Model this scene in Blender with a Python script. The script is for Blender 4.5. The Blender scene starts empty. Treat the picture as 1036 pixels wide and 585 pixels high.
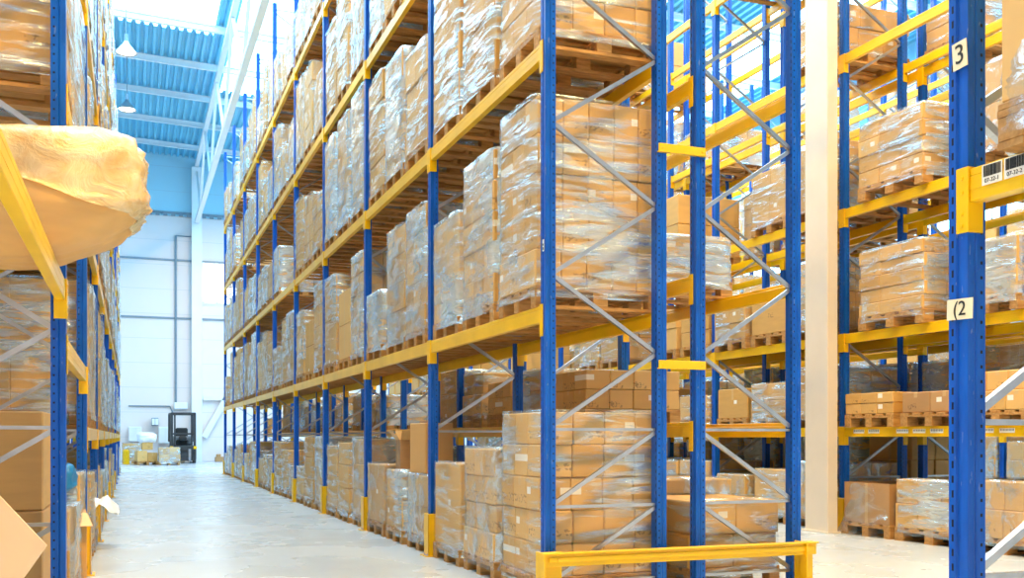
import bpy, math, random
from mathutils import Vector, Matrix, noise
R = random.Random(7)
PI = math.pi
# ------------------------------------------------------------------ camera, world, exposure
sc = bpy.context.scene
COL = sc.collection
THETA = math.radians(20.69)
EYE = 1.12
cam_d = bpy.data.cameras.new('camera')
cam_d.sensor_width = 36.0
cam_d.lens = 1020 / 1036 * 36
cam_d.shift_y = (442 - 292.5) / 1036
cam_d.clip_end = 300
cam = bpy.data.objects.new('camera', cam_d)
COL.objects.link(cam)
cam.location = (0, 0, EYE)
cam.rotation_euler = (PI / 2, 0, -THETA)
sc.camera = cam

w = bpy.data.worlds.new('world'); sc.world = w; w.use_nodes = True
w.node_tree.nodes['Background'].inputs[0].default_value = (0.80, 0.90, 1.0, 1)
w.node_tree.nodes['Background'].inputs[1].default_value = 0.9
SKYLIGHT_POWER = 12.0
LAMP_W = 1250.0
LAMP_COL = (1.0, 0.61, 0.17)
sc.view_settings.view_transform = 'Standard'
sc.view_settings.look = 'None'
sc.view_settings.gamma = 1
sc.view_settings.exposure = -0.4
sc.view_settings.use_curve_mapping = False
sc.cycles.max_bounces = 10
sc.cycles.diffuse_bounces = 4
sc.cycles.glossy_bounces = 4
sc.cycles.transparent_max_bounces = 32
sc.cycles.caustics_reflective = False
sc.cycles.caustics_refractive = False
sc.cycles.sample_clamp_indirect = 8

# ------------------------------------------------------------------ materials
class NT:
    def __init__(s, name):
        s.m = bpy.data.materials.new(name); s.m.use_nodes = True
        s.t = s.m.node_tree; s.b = s.t.nodes['Principled BSDF']; s.out = s.t.nodes['Material Output']
        s.b.inputs['Specular IOR Level'].default_value = 0.5
    def n(s, typ, **kw):
        nd = s.t.nodes.new(typ)
        for k, v in kw.items(): setattr(nd, k, v)
        return nd
    def l(s, a, b): s.t.links.new(a, b)
    def math(s, op, a, b=None, c=None):
        nd = s.n('ShaderNodeMath', operation=op)
        for i, v in enumerate((a, b, c)):
            if v is None: continue
            if isinstance(v, (int, float)): nd.inputs[i].default_value = v
            else: s.l(v, nd.inputs[i])
        return nd.outputs[0]
    def mix(s, f, a, b):
        nd = s.n('ShaderNodeMix', data_type='RGBA')
        for i, v in ((0, f), (6, a), (7, b)):
            if isinstance(v, (int, float)): nd.inputs[i].default_value = v
            elif isinstance(v, tuple): nd.inputs[i].default_value = (*v, 1)
            else: s.l(v, nd.inputs[i])
        return nd.outputs[2]
    def xyz(s, which='Object'):
        tc = s.n('ShaderNodeTexCoord'); sp = s.n('ShaderNodeSeparateXYZ'); s.l(tc.outputs[which], sp.inputs[0])
        return tc.outputs[which], sp.outputs[0], sp.outputs[1], sp.outputs[2]
    def noise(s, vec, scale, detail=3, dist=0, rough=.5):
        nd = s.n('ShaderNodeTexNoise'); nd.inputs['Scale'].default_value = scale
        nd.inputs['Detail'].default_value = detail; nd.inputs['Distortion'].default_value = dist; nd.inputs['Roughness'].default_value = rough
        if vec is not None: s.l(vec, nd.inputs['Vector'])
        return nd.outputs[0]
    def scalevec(s, vec, sx, sy, sz):
        mp = s.n('ShaderNodeMapping'); mp.inputs['Scale'].default_value = (sx, sy, sz); s.l(vec, mp.inputs[0]); return mp.outputs[0]
    def rng(s, v, a, b, c=0, d=1):
        nd = s.n('ShaderNodeMapRange')
        for i, x in enumerate((v, a, b, c, d)):
            if isinstance(x, (int, float)): nd.inputs[i].default_value = x
            else: s.l(x, nd.inputs[i])
        return nd.outputs[0]
    def set(s, base=None, rough=None, metal=None):
        for k, v in (('Base Color', base), ('Roughness', rough), ('Metallic', metal)):
            if v is None: continue
            if isinstance(v, tuple): s.b.inputs[k].default_value = (*v, 1)
            elif isinstance(v, (int, float)): s.b.inputs[k].default_value = v
            else: s.l(v, s.b.inputs[k])
    def bump(s, h, st=.2, d=.01):
        nd = s.n('ShaderNodeBump'); nd.inputs['Strength'].default_value = st; nd.inputs['Distance'].default_value = d
        s.l(h, nd.inputs['Height']); s.l(nd.outputs[0], s.b.inputs['Normal']); return nd.outputs[0]

M = {}
def simple(name, base, rough=.5, metal=0, var=0.12, scale=6):
    t = NT(name); v, x, y, z = t.xyz()
    n = t.noise(v, scale, 3)
    f = t.rng(n, .3, .7, 0, 1)
    lo = tuple(c * (1 - var) for c in base)
    t.set(t.mix(f, lo, base), rough, metal); M[name] = t.m; return t
simple('yellow', (.95, .56, .002), .32, 0, .15, 3)
simple('galvanised', (.50, .52, .55), .3, .9, .25, 8)
simple('white_paint', (.80, .84, .86), .45, 0, .05, 2)
simple('concrete_column', (.74, .66, .56), .6, 0, .06, 3)
simple('dark_metal', (.05, .055, .06), .4, .3, .2)
simple('truck_grey', (.16, .18, .20), .4, .2, .2)
simple('rubber', (.02, .02, .02), .7)
simple('paper', (.88, .86, .80), .6, 0, .05)
simple('ink', (.02, .02, .02), .6, 0, .05)
simple('sign_cream', (.90, .80, .55), .5, 0, .04)
simple('pale_board', (.84, .60, .38), .65, 0, .08, 3)
simple('white_plastic', (.85, .9, .95), .3, 0, .06)
simple('blue_plastic', (.02, .25, .6), .35, 0, .1)
simple('red', (.7, .03, .02), .4)
simple('rail_grey', (.22, .28, .33), .45, .2, .1)

def emis(name, col, st):
    m = bpy.data.materials.new(name); m.use_nodes = True; t = m.node_tree
    for n in list(t.nodes): t.nodes.remove(n)
    e = t.nodes.new('ShaderNodeEmission'); e.inputs[0].default_value = (*col, 1); e.inputs[1].default_value = st
    o = t.nodes.new('ShaderNodeOutputMaterial'); t.links.new(e.outputs[0], o.inputs[0]); M[name] = m
emis('skylight', (.32, .70, 1.0), SKYLIGHT_POWER)
emis('window_glow', (.85, .95, 1.0), 6)
emis('bulb', (1.0, .86, .62), 14.0)

# blue post with punched slots
t = NT('post_blue'); v, x, y, z = t.xyz()
ax, ay = t.math('ABSOLUTE', x), t.math('ABSOLUTE', y)
fz = t.math('FRACT', t.math('MULTIPLY', z, 20.0))
slot_z = t.math('MULTIPLY', t.math('GREATER_THAN', fz, .25), t.math('LESS_THAN', fz, .75))
slot_y = t.math('COMPARE', y, .025, .0045)
slot = t.math('MULTIPLY', t.math('MULTIPLY', slot_z, slot_y), t.math('GREATER_THAN', ax, .027))
hole = t.math('MULTIPLY', t.math('MULTIPLY', t.math('LESS_THAN', fz, .22), t.math('COMPARE', x, .029, .005)), t.math('GREATER_THAN', ay, .030))
n = t.noise(t.scalevec(v, 6, 6, 1.2), 3, 4)
col = t.mix(t.rng(n, .35, .7), (.002, .075, .42), (.003, .115, .60))
scr = t.math('GREATER_THAN', t.noise(t.scalevec(v, 30, 30, 6), 2.0, 3), .70)
t.b.inputs['Specular IOR Level'].default_value = .3
col = t.mix(t.math('MULTIPLY', scr, .3), col, (.35, .40, .55))
col = t.mix(t.math('MAXIMUM', slot, hole), col, (.004, .006, .02))
t.set(col, .33); M['post_blue'] = t.m

# wood
t = NT('pallet_wood'); v, x, y, z = t.xyz()
n = t.noise(t.scalevec(v, 2, 14, 14), 3, 5)
oi = t.n('ShaderNodeObjectInfo')
a = t.mix(t.rng(n, .3, .7), (.36, .17, .04), (.64, .35, .11))
t.set(t.mix(t.math('MULTIPLY', oi.outputs['Random'], .45), a, (.32, .16, .05)), .7); M['pallet_wood'] = t.m

# cardboard
def cardboard(name, c0, c1, marks=True):
    t = NT(name); v, x, y, z = t.xyz()
    oi = t.n('ShaderNodeObjectInfo'); rnd = oi.outputs['Random']
    n = t.noise(t.scalevec(v, 1.5, 1.5, 8), 2.5, 3)
    base = t.mix(t.rng(n, .3, .7), tuple(c * .88 for c in c0), c0)
    base = t.mix(rnd, base, c1)
    if marks:
        ax, ay = t.math('ABSOLUTE', x), t.math('ABSOLUTE', y)
        g = t.n('ShaderNodeNewGeometry')
        # packing tape: a band along the middle of the top, ends folding over
        tape = t.math('MULTIPLY', t.math('LESS_THAN', ay, .024), t.math('GREATER_THAN', z, .05))
        base = t.mix(t.math('MULTIPLY', tape, .55), base, (.62, .44, .22))
        # small paper label on some cartons
        r2 = t.math('FRACT', t.math('MULTIPLY', rnd, 7.31))
        lab = t.math('MULTIPLY', t.math('COMPARE', t.math('ADD', y, .0), .07, .035), t.math('COMPARE', z, .02, .025))
        labx = t.math('MULTIPLY', t.math('COMPARE', x, .08, .04), t.math('COMPARE', z, .02, .025))
        lab = t.math('MULTIPLY', t.math('MAXIMUM', lab, labx), t.math('GREATER_THAN', r2, .72))
        base = t.mix(lab, base, (.85, .80, .70))
        # dark printed marks
        vo = t.noise(t.scalevec(v, 1, 1, 1.6), 34, 2)
        pr = t.math('MULTIPLY', t.math('GREATER_THAN', vo, .56), t.math('MULTIPLY', t.math('COMPARE', z, -.045, .03), t.math('MAXIMUM', t.math('COMPARE', y, -.05, .06), t.math('COMPARE', x, -.06, .07))))
        pr = t.math('MULTIPLY', pr, t.math('LESS_THAN', r2, .6))
        base = t.mix(t.math('MULTIPLY', pr, .6), base, (.13, .07, .03))
    t.set(base, .62); M[name] = t.m
cardboard('cardboard', (.60, .335, .09), (.74, .455, .16))
cardboard('kraft', (.70, .40, .13), (.60, .34, .12), False)
cardboard('carton_dark', (.40, .22, .09), (.52, .30, .13))

# stretch film
def film(name, lo, hi, sx, sy, sz, sheen_tint=(.68, .86, 1.0), c0=.47, c1=.60):
    t = NT(name); v, x, y, z = t.xyz()
    g = t.n('ShaderNodeNewGeometry')
    pos = g.outputs['Position']
    a = t.noise(t.scalevec(pos, sx, sy, sz), 1.0, 5, .6, .6)
    b = t.noise(t.scalevec(pos, 1.3, 1.3, 1.1), 1.0, 2)
    c = t.math('ADD', t.math('MULTIPLY', a, .65), t.math('MULTIPLY', b, .35))
    f = t.rng(c, c0, c1, lo, hi)
    t.set(sheen_tint, .24, t.rng(a, .45, .6, 0, .75)); t.b.inputs['Specular IOR Level'].default_value = .9  # bluish streaks carry the cool sky reflections in the film colour
    h = t.noise(t.scalevec(pos, sx * .7, sy * .7, sz * .8), 1.3, 4, 1.0, .6)
    t.bump(h, .85, .03)
    tr = t.n('ShaderNodeBsdfTransparent'); tr.inputs[0].default_value = (.97, .97, .97, 1)
    ms = t.n('ShaderNodeMixShader'); t.l(f, ms.inputs[0]); t.l(tr.outputs[0], ms.inputs[1]); t.l(t.b.outputs[0], ms.inputs[2])
    t.l(ms.outputs[0], t.out.inputs[0]); M[name] = t.m
film('film', .05, .72, 2.2, 2.2, 16)
film('film_heavy', .12, .88, 2.5, 2.5, 9, c0=.41)
film('film_clear', .02, .40, 4, 4, 8)
film('film_crumpled', .12, .72, 7, 7, 7)

# floor
t = NT('floor_concrete'); v, x, y, z = t.xyz()
n1 = t.noise(v, .35, 4); n2 = t.noise(v, .9, 4, .2); n3 = t.noise(v, 40, 3)
c = t.mix(t.rng(n1, .35, .65), (.48, .54, .60), (.55, .60, .65))
c = t.mix(t.rng(n2, .30, .8, 0, .35), c, (.44, .48, .50))
c = t.mix(t.rng(n3, .5, .8, 0, .25), c, (.7, .7, .68))
jx = t.math('LESS_THAN', t.math('FRACT', t.math('ADD', t.math('MULTIPLY', x, 1 / 6.0), .35)), .0016)
jy = t.math('LESS_THAN', t.math('FRACT', t.math('ADD', t.math('MULTIPLY', y, 1 / 6.0), .25)), .0016)
c = t.mix(t.math('MULTIPLY', t.math('MAXIMUM', jx, jy), .7), c, (.14, .14, .14))
t.set(c, t.rng(n2, .3, .7, .20, .36)); t.bump(n3, .05, .002); M['floor_concrete'] = t.m

# walls / deck
def panel_wall(name, base, upper, hcol):
    t = NT(name); v, x, y, z = t.xyz()
    fz = t.math('FRACT', t.math('MULTIPLY', z, 1 / 1.1))
    seam = t.math('LESS_THAN', fz, .022)
    f = t.math('GREATER_THAN', z, hcol)
    c = t.mix(f, base, upper)
    n = t.noise(v, .6, 3)
    c = t.mix(t.rng(n, .3, .7, 0, .12), c, (.6, .65, .68))
    c = t.mix(t.math('MULTIPLY', seam, .35), c, (.35, .42, .48))
    t.set(c, .5); M[name] = t.m
panel_wall('wall_panel', (.78, .69, .67), (.36, .66, .78), 11.0)  # cyan upper band: bluish daylight put into the panel colour
panel_wall('wall_blue', (.45, .58, .64), (.25, .62, .85), 9)
t = NT('deck'); v, x, y, z = t.xyz()
n = t.noise(v, .25, 3)
t.set(t.mix(t.rng(n, .3, .7), (.13, .50, .72), (.20, .60, .80)), .35, .0); M['deck'] = t.m

# ------------------------------------------------------------------ mesh helpers
class MB:
    def __init__(s): s.v = []; s.f = []; s.mi = []
    def add(s, vs, fs, m=0, mat=None):
        o = len(s.v)
        s.v += [tuple(mat @ Vector(p)) if mat else tuple(p) for p in vs]
        for f in fs: s.f.append(tuple(o + i for i in f)); s.mi.append(m)
    def box(s, x0, x1, y0, y1, z0, z1, ch=0, m=0, mat=None):
        if ch <= 0:
            vs = [(x, y, z) for x in (x0, x1) for y in (y0, y1) for z in (z0, z1)]
            fs = [(0, 1, 3, 2), (4, 6, 7, 5), (0, 4, 5, 1), (2, 3, 7, 6), (0, 2, 6, 4), (1, 5, 7, 3)]
            s.add(vs, fs, m, mat); return
        cx, cy, cz = (x0 + x1) / 2, (y0 + y1) / 2, (z0 + z1) / 2
        hx, hy, hz = (x1 - x0) / 2, (y1 - y0) / 2, (z1 - z0) / 2
        ch = min(ch, hx * .9, hy * .9, hz * .9)
        vs = []; idx = {}
        for sx in (-1, 1):
            for sy in (-1, 1):
                for sz in (-1, 1):
                    for k, (a, b, c) in enumerate(((0, 1, 1), (1, 0, 1), (1, 1, 0))):
                        idx[sx, sy, sz, k] = len(vs)
                        vs.append((cx + sx * (hx - a * ch), cy + sy * (hy - b * ch), cz + sz * (hz - c * ch)))
        fs = []
        def q(*k): fs.append(tuple(idx[i] for i in k))
        for d in (-1, 1):
            o = [(-1, -1), (1, -1), (1, 1), (-1, 1)]
            if d < 0: o = o[::-1]
            q(*[(d, a, b, 0) for a, b in o]); q(*[(b, d, a, 1) for a, b in o]); q(*[(a, b, d, 2) for a, b in o])
        for a in (-1, 1):
            for b in (-1, 1):
                e = [(a, b, -1, 0), (a, b, 1, 0), (a, b, 1, 1), (a, b, -1, 1)]; q(*(e if a * b < 0 else e[::-1]))
                e = [(a, -1, b, 0), (a, 1, b, 0), (a, 1, b, 2), (a, -1, b, 2)]; q(*(e[::-1] if a * b < 0 else e))
                e = [(-1, a, b, 1), (1, a, b, 1), (1, a, b, 2), (-1, a, b, 2)]; q(*(e if a * b < 0 else e[::-1]))
                for c in (-1, 1):
                    e = [(a, b, c, 0), (a, b, c, 1), (a, b, c, 2)]; q(*(e if a * b * c > 0 else e[::-1]))
        s.add(vs, fs, m, mat)
    def bar(s, p0, p1, wa, wb, m=0, up=(0, 0, 1)):
        p0, p1 = Vector(p0), Vector(p1); d = (p1 - p0).normalized(); u = Vector(up)
        if abs(d.dot(u)) > .98: u = Vector((1, 0, 0))
        a = d.cross(u).normalized(); b = a.cross(d).normalized()
        vs = []
        for p in (p0, p1):
            for i, j in ((-1, -1), (1, -1), (1, 1), (-1, 1)): vs.append(p + a * i * wa / 2 + b * j * wb / 2)
        s.add(vs, [(3, 2, 1, 0), (4, 5, 6, 7), (0, 1, 5, 4), (1, 2, 6, 5), (2, 3, 7, 6), (3, 0, 4, 7)], m)
    def tube(s, p0, p1, r, r1=None, n=10, m=0, caps=True):
        r1 = r if r1 is None else r1
        p0, p1 = Vector(p0), Vector(p1); d = (p1 - p0).normalized()
        u = Vector((0, 0, 1)) if abs(d.z) < .9 else Vector((1, 0, 0))
        a = d.cross(u).normalized(); b = a.cross(d)
        vs = [p0 + (a * math.cos(2 * PI * i / n) + b * math.sin(2 * PI * i / n)) * r for i in range(n)]
        vs += [p1 + (a * math.cos(2 * PI * i / n) + b * math.sin(2 * PI * i / n)) * r1 for i in range(n)]
        fs = [(i, (i + 1) % n, n + (i + 1) % n, n + i) for i in range(n)]
        if caps: fs += [tuple(range(n))[::-1], tuple(range(n, 2 * n))]
        s.add(vs, fs, m)
    def prism(s, prof, z0, z1, m=0):
        n = len(prof)
        vs = [(x, y, z0) for x, y in prof] + [(x, y, z1) for x, y in prof]
        s.add(vs, [(i, (i + 1) % n, n + (i + 1) % n, n + i) for i in range(n)] + [tuple(range(n))[::-1], tuple(range(n, 2 * n))], m)
    def mesh(s, name, mats, smooth=False):
        me = bpy.data.meshes.new(name); me.from_pydata(s.v, [], s.f)
        for m in (mats if isinstance(mats, (list, tuple)) else [mats]): me.materials.append(M[m] if isinstance(m, str) else m)
        me.polygons.foreach_set('material_index', s.mi)
        if smooth: me.polygons.foreach_set('use_smooth', [True] * len(s.f))
        me.update(); return me
def link(name, me, parent=None, loc=(0, 0, 0), rot=(0, 0, 0), scale=None, label=None, kind=None):
    o = bpy.data.objects.new(name, me); COL.objects.link(o)
    if parent: o.parent = parent
    o.location = loc; o.rotation_euler = rot
    if scale: o.scale = scale
    if label: o['label'] = label
    if kind: o['kind'] = kind
    return o
def thing(name, label, cat, loc=(0, 0, 0), rot=(0, 0, 0), group=None):
    o = link(name, None, None, loc, rot); o['label'] = label; o['category'] = cat
    if group: o['group'] = group
    return o
def one(name, me, label, cat, loc=(0, 0, 0), rot=(0, 0, 0), group=None):
    o = link(name, me, None, loc, rot); o['label'] = label; o['category'] = cat
    if group: o['group'] = group
    return o
def struct(name, mb, mat, smooth=False):
    return link(name, mb.mesh(name, mat, smooth), kind='structure')
def px(u, y, z):
    """world point seen at pixel (u, y) of the 1036x585 frame at camera depth z"""
    X = (u - 518) * z / 1020; H = EYE + (442 - y) * z / 1020
    c, s_ = math.cos(THETA), math.sin(THETA)
    return Vector((X * c + z * s_, z * c - X * s_, H))

# ------------------------------------------------------------------ the hall
FAR = 47.6
def roof_h(x): return 13.75 - .035 * x
b = MB(); b.box(-9, 24, -8, FAR + .3, -.3, 0); struct('floor', b, 'floor_concrete')
b = MB(); b.box(-9, 24, FAR, FAR + .25, 0, 15); struct('wall_back', b, 'wall_panel')
b = MB(); b.box(-9, 24, -8.25, -8, 0, 15); struct('wall_front', b, 'wall_panel')
b = MB(); b.box(22, 22.25, -8, FAR, 0, 15); struct('wall_right', b, 'wall_blue')
b = MB(); b.box(-8.25, -8, -8, FAR, 0, 15); struct('wall_left', b, 'wall_panel')
# corrugated roof deck, ribs along the aisle
sky = [(-2.6, 2.4, 5, 32.8), (3.0, 7.6, 8, 38), (-7, -4.5, 3, 40), (10.5, 14.0, 3, 44), (17, 20, 3, 44)]
def deck(x0, x1, y0, y1, mb):
    p = .25; xs = []
    n = int(math.ceil((x1 - x0) / p))
    for i in range(n):
        xx = x0 + i * p
        xs += [(xx, 0), (xx + .09, 0), (xx + .125, .09), (xx + .215, .09)]
    xs.append((min(x0 + n * p, x1 + .1), 0))
    vs = [(x, y, roof_h(x) + h) for y in (y0, y1) for x, h in xs]; k = len(xs)
    mb.add(vs, [(i, i + 1, k + i + 1, k + i) for i in range(k - 1)])
cuts = sorted(sky)
b = MB(); xx = -8
for (a0, a1, s0, s1) in cuts:
    deck(xx, a0, -8, FAR, b); deck(a0, a1, s1, FAR, b); deck(a0, a1, -8, s0, b); xx = a1
deck(xx, 22, -8, FAR, b)
struct('ceiling', b, 'deck')
for i, (a0, a1, s0, s1) in enumerate(cuts):
    b = MB(); deck(a0, a1, s0, s1, b); struct('window_%d' % (i + 1), b, 'skylight')
i = 0
yy = FAR - 2.2
while yy > 4:
    b = MB()
    for (z0, z1, hw) in ((-.2, -.185, .06), (-.185, -.015, .006), (-.015, 0, .07)):
        vs = []
        for x in (-8, 22):
            for dy in (-hw, hw):
                for dz in (z0, z1): vs.append((x, yy + dy, roof_h(x) + dz - .01))
        b.add(vs, [(0, 1, 3, 2), (4, 6, 7, 5), (0, 4, 5, 1), (2, 3, 7, 6), (0, 2, 6, 4), (1, 5, 7, 3)])
    i += 1; struct('trim_%d' % i, b, 'white_paint'); yy -= 3.35
# roof truss along the aisle
TX = 2.75
b = MB()
zt, zb = 13.3, 10.75
b.box(TX - .08, TX + .08, 4, FAR, zt - .08, zt + .08); b.box(TX - .09, TX + .09, 4, FAR, zb - .08, zb + .08)
yy = FAR
k = 0
while yy > 7:
    b.bar((TX, yy, zb if k % 2 else zt), (TX, yy - 2.9, zt if k % 2 else zb), .09, .09); yy -= 2.9; k += 1
struct('trim_20', b, 'white_paint')
b = MB(); b.box(TX - .22, TX + .22, FAR - .42, FAR - .02, 0, 13.2); struct('trim_21', b, 'white_paint')
for i, (h, t_) in enumerate(((11.1, .09), (9.0, .07), (6.4, .07))):
    b = MB(); b.box(-8, 22, FAR - .08, FAR, h, h + t_)
    if i == 0:
        for q in range(90): b.box(-7.9 + q * .33, -7.9 + q * .33 + .17, FAR - .14, FAR - .08, h - .12, h)
    struct('trim_%d' % (22 + i), b, 'rail_grey')
for i, (a0, a1) in enumerate(((3.05, 5.4), (8, 12), (15, 19))):
    b = MB(); b.box(a0, a1, FAR - .05, FAR - .01, 7.2, 8.95)
    f = struct('window_%d' % (8 + i), b, 'window_glow')
    m2 = MB()
    for q in range(5): m2.box(a0 - .03 + q * (a1 - a0) / 4, a0 + .03 + q * (a1 - a0) / 4, FAR - .09, FAR - .05, 7.15, 9)
    m2.box(a0 - .05, a1 + .05, FAR - .09, FAR - .05, 7.1, 7.2)
    link('window_frame', m2.mesh('window_frame', 'white_paint'), f)
for i, yc in enumerate((14, 22, 30, 38)):
    b = MB(); b.box(21.93, 21.98, yc - 3, yc + 3, 5.5, 11.5); f = struct('window_%d' % (12 + i), b, 'skylight')
    m2 = MB()
    for q in range(7): m2.box(21.85, 21.93, yc - 3.03 + q, yc - 2.97 + q, 5.45, 11.55)
    for q in range(5): m2.box(21.85, 21.93, yc - 3, yc + 3, 5.45 + q * 1.5, 5.55 + q * 1.5)
    link('window_frame', m2.mesh('window_frame', 'white_paint'), f)
# conduits on the far wall
def wall_pipe(pts, r, label):
    b = MB()
    for p, q in zip(pts, pts[1:]): b.tube(p, q, r, n=8)
    one('conduit', b.mesh('conduit', 'rail_grey'), label, 'conduit', (0, FAR - .065, 0))
def wx(u, z=44.6): return px(u, 400, z).x
P = lambda u, y: (px(u, y, 45.0 - (u - 150) * .0).x, 0, px(u, y, 44.8).z)
wall_pipe([P(178, 237), P(178, 413)], .05, 'thin grey vertical conduit on the far white wall')
wall_pipe([P(178, 237), P(196, 237)], .025, 'short horizontal conduit high on the far white wall')
wall_pipe([P(130, 411), P(172, 411), P(176, 420)], .03, 'low horizontal conduit run above the wall cabinets')
b = MB(); b.bar((wx(208), -.05, 1.1), (wx(232), -.05, 2.9), .12, .26); b.bar((wx(207), -.05, 2.85), (wx(240), -.05, 2.85), .12, .16)
one('wall_brace', b.mesh('wall_brace', 'white_paint'), 'white diagonal steel wall brace beside the far column', 'brace', (0, FAR - .1, 0))
# freestanding white column in the cross view
b = MB(); b.box(-.075, .075, -.21, .21, 0, 13.4, .01); b.box(-.10, .10, -.235, .235, 0, .02)
struct('pillar', b, 'concrete_column').location = (7.60, 9.82, 0)

# ------------------------------------------------------------------ lamps
def lamp(x, y, lbl, h=11.75, pw=1.0):
    r = thing('high_bay_lamp', lbl, 'lamp', (x, y, h), group='high bay lamps')
    b = MB(); prof = [(.05, .34), (.07, .30), (.10, .24), (.17, .16), (.25, .06), (.29, 0)]
    for (r0, z0), (r1, z1) in zip(prof, prof[1:]): b.tube((0, 0, z0), (0, 0, z1), r0, r1, 20, caps=False)
    link('reflector', b.mesh('reflector', 'galvanised', True), r)
    b = MB(); b.tube((0, 0, .34), (0, 0, .52), .06, .05, 12); link('ballast', b.mesh('ballast', 'rail_grey'), r)
    b = MB(); b.tube((0, 0, .52), (0, 0, roof_h(x) - h), .012, n=6); link('cord', b.mesh('cord', 'rail_grey'), r)
    b = MB(); b.tube((0, 0, .02), (0, 0, .03), .24, .24, 20); link('bulb', b.mesh('bulb', 'bulb'), r)
    ld = bpy.data.lights.new('lamp_light', 'AREA'); ld.shape = 'DISK'; ld.size = .5; ld.energy = LAMP_W * pw; ld.color = LAMP_COL; ld.spread = math.radians(165)
    lo = link('lamp_light', ld, r, (0, 0, -.03))
near_names = ['fourth', 'fifth', 'sixth']
for i, y in enumerate((1.0, 6.0, 11, 16, 21.5, 29.9, 35.1)):
    lamp(-.13, y, {29.9: 'bright bell lamp hanging from the blue roof deck', 35.1: 'smaller farther bell lamp under the blue roof, beyond the bright one'}.get(y, 'bell lamp over the main aisle, %s from the entrance' % ['first', 'second', 'third', 'fourth', 'fifth', '', ''][i]), pw=.8 if i < 1 else .22)
lamp(4.3, 41.5, 'added bell lamp out of view, warming the far wall', pw=.5)  # added lamp, hidden behind the aisle rack, to warm the far wall
lamp(3.1, 1.2, 'bell lamp over the cross passage end of the numbered rack', pw=1.2)
for i, y in enumerate((1.5, 6.5, 12, 18, 26)):
    lamp(6.2, y, 'bell lamp over the aisle beside the white column, %s one' % ['first', 'second', 'third', 'fourth', 'fifth'][i], pw=.42)
for i, y in enumerate((6, 13, 20, 28)):
    lamp(11.6, y, 'bell lamp over the farthest cross aisle, %s one' % ['first', 'second', 'third', 'fourth'][i], pw=.6)

# ------------------------------------------------------------------ racks
PW, PD = .042, .039     # half post width along the aisle, half depth
_posts = {}
def post_mesh(H):
    if H not in _posts:
        b = MB()
        prof = [(.046, -.042), (.046, .042), (.010, .042), (.004, .037), (-.002, .042), (-.03, .042), (-.03, .012), (-.022, .007), (-.022, -.007), (-.03, -.012), (-.03, -.042), (-.002, -.042), (.004, -.037), (.010, -.042)]
        b.prism(prof, .0, H); _posts[H] = b.mesh('post', 'post_blue')
    return _posts[H]
b = MB(); b.box(-.07, .07, -.065, .065, 0, .012, .003); b.tube((-.052, .045, .012), (-.052, .045, .03), .01, n=6); b.tube((-.052, -.045, .012), (-.052, -.045, .03), .01, n=6)
FOOT = b.mesh('foot_plate', 'post_blue')
b = MB()
b.box(-.06, -.048, -.075, .075, 0, .40, .004); b.box(-.06, .045, -.075, -.063, 0, .40, .004); b.box(-.06, .045, .063, .075, 0, .40, .004); b.box(-.09, .045, -.1, .1, 0, .01)
GUARD = b.mesh('post_guard', 'yellow')
_beams = {}
def beam_mesh(L, plates):
    key = (round(L, 3), plates)
    if key not in _beams:
        b = MB()
        # stepped box section, x = towards the goods; front face at x=-.028
        b.prism([(-.028, 0), (.022, 0), (.022, 0), (-.028, 0)], 0, 0) if False else None
        b.box(-.028, .022, 0, L, -.115, -.03, .003); b.box(-.028, .005, .001, L - .001, -.03, -.004, .003)
        b.box(-.0295, -.027, .002, L - .002, -.075, -.045, 0)
        if plates: 
            for y0, y1 in ((-.045, .008), (L - .008, L + .045)): b.box(-.037, -.0305, y0, y1, -.21, 0)
            for y0, y1 in ((.0, .006), (L - .006, L)): b.box(-.035, .03, y0, y1, -.21, 0)
        _beams[key] = b.mesh('beam', 'yellow')
    return _beams[key]
b = MB(); b.box(-.037, -.0305, -.045, .008, -.215, .004, .001); b.box(-.035, .03, -.001, .006, -.215, .004)
for zz in (-.03, -.08, -.15, -.19): b.tube((-.0365, -.02, zz), (-.040, -.02, zz), .007, n=8)
CONN = b.mesh('beam_connector', 'yellow')

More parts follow.
